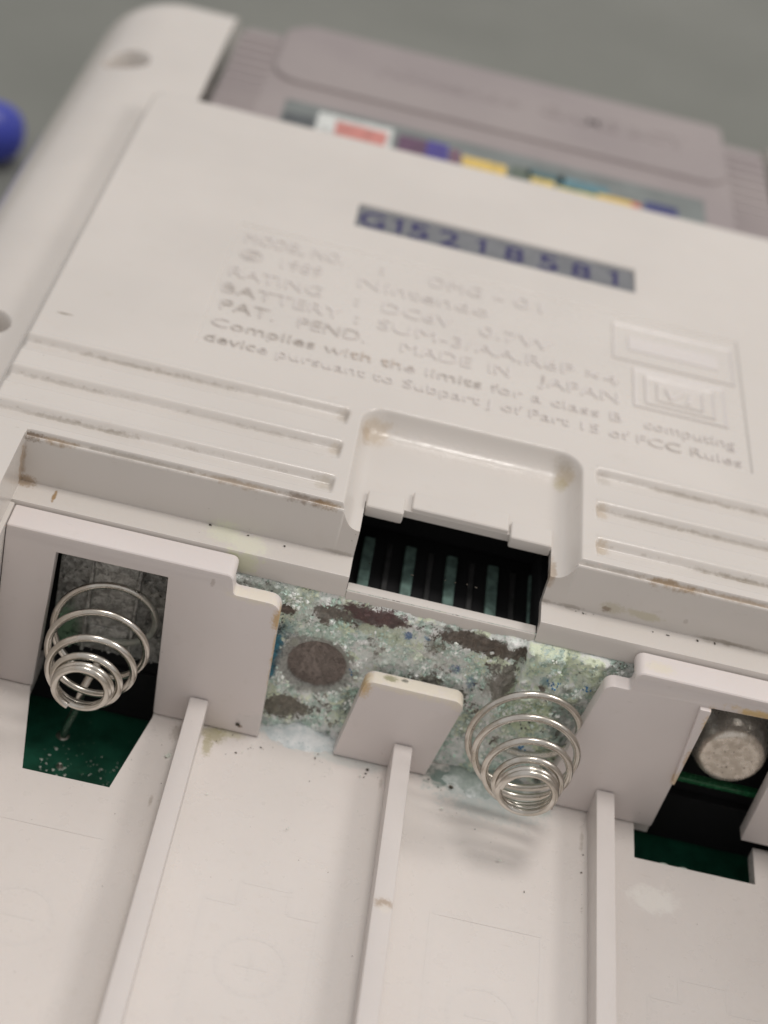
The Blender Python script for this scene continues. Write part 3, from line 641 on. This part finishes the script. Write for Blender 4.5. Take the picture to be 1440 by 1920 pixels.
# ---- springs
t = NT('spring wire'); n = t.noise(2.2, 4, .65)
n = t.noise(.8, 3); c = t.mix(t.ramp(n, .35, .7), (.66, .63, .58), (.52, .48, .42)); c = t.mix(t.ramp(t.noise(2.2, 3), .66, .76, 0, .5), c, (.28, .23, .17))
bs = t.math('MULTIPLY', t.ramp(t.math('ADD', t.n.new('ShaderNodeSeparateXYZ').outputs[1], t.math('MULTIPLY', t.noise(1.5, 4, .7), 3.0)), 2.0, 4.2), .75)
for q in t.n:
    if q.bl_idname == 'ShaderNodeSeparateXYZ': t.l.new(t.P, q.inputs[0])
c = t.mix(bs, c, (.34, .38, .34))
t.set(base=c, metal=t.math('MULTIPLY_ADD', bs, -.9, .97), rough=t.math('MULTIPLY_ADD', bs, .4, t.ramp(n, .3, .75, .17, .28))); WIRE = t.m
def spring(cx, cz, keys, drift, ph, wire=.27):
    pts = []; N = len(keys) - 1
    for i in range(N * 44 + 1):
        u = i / 44; k = min(int(u), N - 1); f = u - k
        y = keys[k][0] * (1 - f) + keys[k + 1][0] * f; r_ = keys[k][1] * (1 - f) + keys[k + 1][1] * f; g = i / (N * 44)
        a = ph + 2 * pi * u
        pts.append((cx + drift[0] * g + r_ * cos(a), y + .05 * sin(a * .5), cz + drift[1] * g + r_ * sin(a)))
    return tube_bm(pts, wire, 10)
link('coil_spring', spring(7.95, 4.1, [(2.8, 3.9), (-1.6, 4.0), (-3.1, 3.55), (-4.75, 2.85), (-5.85, 2.15), (-6.35, 1.95), (-6.75, 1.93)], (.45, .3), 3.05), WIRE, con, sharp=80)
s1 = link('coil_spring', spring(-23.0, 4.25, [(3.2, 3.4), (-.7, 3.55), (-3.0, 3.25), (-5.0, 2.6), (-5.75, 2.0), (-6.1, 1.83), (-6.5, 1.83)], (-.05, .1), 4.3), WIRE, con, sharp=80)
link('spring_leg', tube_bm([(-23.0, .4, 1.0), (-23.6, -1.0, -.6), (-23.95, -1.2, -2.8), (-24.5, -.6, -5.2), (-24.8, .45, -7.4)], .33, 10), WIRE, s1, sharp=80)
# plate behind the left spring
t = NT('dull contact plate'); n2 = t.noise(1.2, 5, .7, .5); n3 = t.noise(4, 4, .7)
c = t.mix(t.ramp(n2, .35, .65), (.26, .255, .24), (.66, .66, .63)); c = t.mix(t.ramp(n3, .55, .68, 0, .8), c, (.09, .10, .095)); c = t.mix(t.blob((-26.4, 3, .2), (1.2, 2, 2.6), .4, t.math('MULTIPLY_ADD', n3, 1.6, -.8)), c, (.22, .36, .24))
c = t.mix(t.ramp(n3, .68, .74, 0, .8), c, (.72, .76, .72)); t.set(base=c, rough=.28, metal=.45); t.bump(t.math('ADD', n2, n3), .6, .25)
DULL = t.m
bm = box_bm(-27.2, -18.9, 3.5, 3.75, -.9, 10.3, .05, 1); box_bm(-24.6, -21.4, 3.05, 3.3, 1.2, 9.2, .1, 2, bm); box_bm(-24.6, -21.4, 2.5, 3.3, 7.6, 8.9, .12, 2, bm)
box_bm(-24.85, -24.6, 2.7, 3.5, -.6, 10.2, .06, 1, bm); box_bm(-21.4, -21.15, 2.7, 3.5, -.6, 10.2, .06, 1, bm); box_bm(-24.4, -21.6, 2.9, 3.3, 1.0, 2.0, .1, 2, bm)
sp1 = link('spring_plate', bm, DULL, con); rc = random.Random(5)
crystals('corrosion_crystals', [(rc.uniform(-27, -19), 3.4 - .2 * rc.random(), rc.uniform(-.9, 9.8), rc.choice((.06, .09, .13, .18))) for _ in range(420)], DULL, sp1, rc)
# positive cup on the right
t = NT('nickel cup'); n2 = t.noise(1.4, 5, .65); n3 = t.noise(5, 4, .7)
face = t.n.new('ShaderNodeSeparateXYZ'); t.l.new(t.P, face.inputs[0])
c = t.mix(t.ramp(n2, .35, .7), (.74, .70, .63), (.54, .50, .44))
fm = t.ramp(face.outputs[1], 1.25, 1.55, 1, 0)
c = t.mix(t.math('MULTIPLY', fm, .8), c, t.mix(t.ramp(n2, .45, .6), (.74, .68, .60), (.60, .54, .46)))
c = t.mix(t.math('MULTIPLY', t.ramp(t.voro(2.1), .09, .17, 1, 0), t.blob((23.35, 1.2, 4.75), (1.9, 1, 1.7), .4, t.math('MULTIPLY_ADD', n3, .8, -.4))), c, (.09, .075, .05))
t.set(base=c, metal=t.math('MULTIPLY_ADD', fm, .1, .6), rough=t.ramp(n2, .3, .7, .2, .36)); t.bump(n2, .25, .15)
bm = lathe_bm([(0, 1.22), (1.3, 1.22), (1.75, 1.16), (2.1, 1.12), (2.35, 1.25), (2.55, 1.55), (2.75, 2.1), (3.35, 3.9), (3.7, 4.2), (3.8, 4.6)], lambda a, b_, h: Vector((23.35 + a, h, 4.75 + b_)))
link('positive_contact', bm, t.m, con, sharp=60)
# sediment on the board edge under the cup
GREEN = simple('green lacquer', (.02, .12, .05), .25, 0, .3, 2)
link('board_edge', box_bm(17.5, 30, 2.4, 3.1, .3, .75, .1), GREEN, con)

# ================================================================== CARTRIDGE
t = NT('grey cartridge plastic'); c = t.mix(t.ramp(t.noise(.08, 4), .3, .7), (.300, .262, .262), (.335, .295, .290)); c = t.mix(t.ramp(t.noise(.9, 4), .58, .8, 0, .35), c, (.26, .22, .21))
t.set(base=c, rough=.5, spec=.4); t.bump(t.noise(6, 2), .3, .1); CART = t.m
crt = thing('game_cartridge', (0, 66, 2.0), 'mauve-grey game cartridge with a colourful label pushed into the top of the console', 'game cartridge')
CZ = 13.9
def cslab(pts, rad, z0, z1, bev, mat, name, par=crt): return link(name, slab_bm(round_poly(pts, rad), lambda u, v, k: (u, v, z0 + (z1 - z0) * k), bev, 3), mat, par)
cslab([(-29.6, 64.4), (29.6, 64.4), (29.6, 90.3), (-29.6, 90.3)], [0, 0, 1, 1.5], 4, CZ, .5, CART, 'cartridge_shell')
pill = cslab([(-24.9, 78.5), (24.8, 78.5), (24.8, 93.6), (-22.5, 93.9), (-24.9, 91.4)], [3, 3, 1.2, 1.5, 1.5], CZ - 3, 14.35, .42, CART, 'raised_panel')
for s in (-1, 1):
    for k in range(11): link('grip_ridge', box_bm(min(s * 25.2, s * 29.3), max(s * 25.2, s * 29.3), 66.2 + 2.1 * k, 67.0 + 2.1 * k, CZ - .2, CZ + .2, .12), CART, crt)
letters(text_bm('Nintendo', -14, 2, 86.6, 2.6, 14.3, 14.42, .02), CART, pill)
letters(text_bm('GAME BOY', 4.0, 20.5, 86.6, 2.8, 14.3, 14.44, .03), CART, pill)
lab = link('paper_label', box_bm(-22.4, 21.9, 64.6, 74.2, CZ - .1, CZ + .06, .02, 1), simple('label grey', (.17, .19, .185), .35, 0, .15, .3), crt)
def patch(x0, x1, y0, y1, col, zz=0):
    link('printed_patch', slab_bm([(x0, y0), (x1, y0), (x1 + random.uniform(-.3, .3), y1), (x0 + random.uniform(-.3, .3), y1)], lambda u, v, k: (u, v, CZ + .05 + .03 * k + zz), 0), simple('label print', col, .35, 0, .2, .8), lab)
patch(-18.6, -10.9, 64.7, 72.9, (.62, .64, .62)); patch(-16.6, -11.6, 64.7, 71.7, (.56, .22, .19), .03)
patch(-10.3, -7.4, 64.7, 72.2, (.11, .05, .10)); patch(-7.4, -4.9, 64.7, 72.4, (.055, .04, .24)); patch(-4.9, -3.6, 64.7, 71.8, (.16, .08, .12))
patch(-3.4, 1.2, 64.7, 70.8, (.70, .50, .13)); patch(1.2, 3.6, 64.7, 71.2, (.10, .13, .10)); patch(3.6, 6.2, 64.7, 69.8, (.66, .50, .13)); patch(3.0, 7.0, 69.9, 71.6, (.06, .13, .14))
patch(6.4, 11.6, 69.0, 71.5, (.10, .22, .26)); patch(6.6, 10.5, 64.7, 69.2, (.64, .54, .12)); patch(10.6, 13.9, 64.7, 69.6, (.72, .50, .12), .03); patch(13.9, 15.2, 64.7, 69.6, (.55, .14, .08)); patch(15.3, 19.0, 64.7, 70.6, (.028, .035, .15))
patch(-22.2, -18.8, 64.7, 71.1, (.07, .08, .085))

# ================================================================== BLUE HANDLE
hd_ = thing('blue_handle', (-72, 99, -OZ), 'rounded blue plastic end of a tool handle on the desk left of the console', 'tool handle')
ax = Vector((-1, -.12, 0)).normalized(); o0 = Vector((-54.9, 101.0, -OZ + 3.9)); up = Vector((0, 0, 1)); sd_ = ax.cross(up)
prof = [(0, 0), (1.5, .2), (2.7, .9), (3.5, 2.1), (3.8, 3.6), (3.85, 9), (3.5, 14), (3.8, 20), (3.85, 40), (3.2, 46), (2.2, 48)]
bm = lathe_bm(prof, lambda a, b_, h: o0 + ax * h + sd_ * a + up * b_, 32); link('grip', bm, simple('blue plastic', (.055, .075, .46), .4, 0, .1, .4), hd_, sharp=60)
bm = lathe_bm([(0, 47), (2.6, 47), (2.6, 60), (1.5, 61), (1.5, 95), (0, 95)], lambda a, b_, h: o0 + ax * h + sd_ * a + up * b_, 20); link('shaft', bm, SOLD, hd_, sharp=40)

# ================================================================== LOOSE SPECKS
rk = random.Random(21)
def specks(name, spots, mat, label, cat):
    bm = bmesh.new()
    for x, y, z, s in spots:
        n0 = len(bm.verts); bmesh.ops.create_icosphere(bm, subdivisions=1, radius=s)
        bm.verts.ensure_lookup_table(); a = rk.uniform(0, 3.1); sx, sy = rk.uniform(.6, 1.5), rk.uniform(.4, 1)
        for v in bm.verts[n0:]:
            q = Vector((v.co.x * sx, v.co.y * sy, v.co.z * .5)); q = Matrix.Rotation(a, 3, 'Z') @ q
            v.co = q + Vector((x, y, z)) + Vector((rk.uniform(-1, 1), rk.uniform(-1, 1), 0)) * s * .3
    o = link(name, bm, mat, None, smooth=False); o['kind'] = 'stuff'; o['label'] = label; o['category'] = cat; return o
S = []
for k in range(34):
    x = rk.choice((rk.gauss(-4, 2.2), rk.gauss(4.5, 2), rk.gauss(-11, 2.5))); S.append((x, -abs(rk.gauss(0, 1.6)) - .2, BAY + .06, rk.choice((.03, .04, .05, .08))))
for k in range(40):
    x = rk.choice((-16.25, -14.35, -.95, .95, 14.3)) + rk.gauss(0, .15); S.append((x, rk.uniform(-22, -.8), BAY + .28, rk.choice((.03, .04, .06, .08))))
for k in range(16): S.append((rk.uniform(-28, 28), rk.uniform(-22, -2), BAY + .05, rk.choice((.03, .04, .06))))
for k in range(18): S.append((rk.uniform(-26, 22), rk.uniform(4.2, 4.75), SHELF + .05, rk.choice((.05, .07, .1))))
for k in range(20): S.append((rk.choice((rk.uniform(-31, -10), rk.uniform(10, 24))), rk.choice((16.75, 12.3, 7.85)), H - .52, rk.choice((.05, .07, .09))))
S += [(-2.1, -.75, BAY + .08, .17), (-12.2, -.05, -1.7, .16), (11.9, -.35, BAY + .07, .17), (1.9, 1.0, BAY + .1, .25), (4.2, -.6, BAY + .1, .2)]
specks('dirt_specks', S, simple('dark dirt', (.05, .042, .03), .8), 'dark dirt specks scattered over the battery bay floor and ledges', 'dirt')
S = [(-16.48, -4.0, BAY + .25, .24)] + [(rk.uniform(-17.5, 15), rk.uniform(-10, -.5), BAY + .2, rk.choice((.04, .06, .09))) for _ in range(30)] + [(rk.uniform(-26, -19.5), -7 + 6.5 * rk.random() ** 1.6, -7.45, rk.choice((.03, .04, .05, .07, .12))) for _ in range(230)]
specks('salt_crumbs', S, simple('white salt', (.66, .69, .62), .3), 'pale crystalline crumbs shed on the bay floor and green circuit board', 'crumbs')
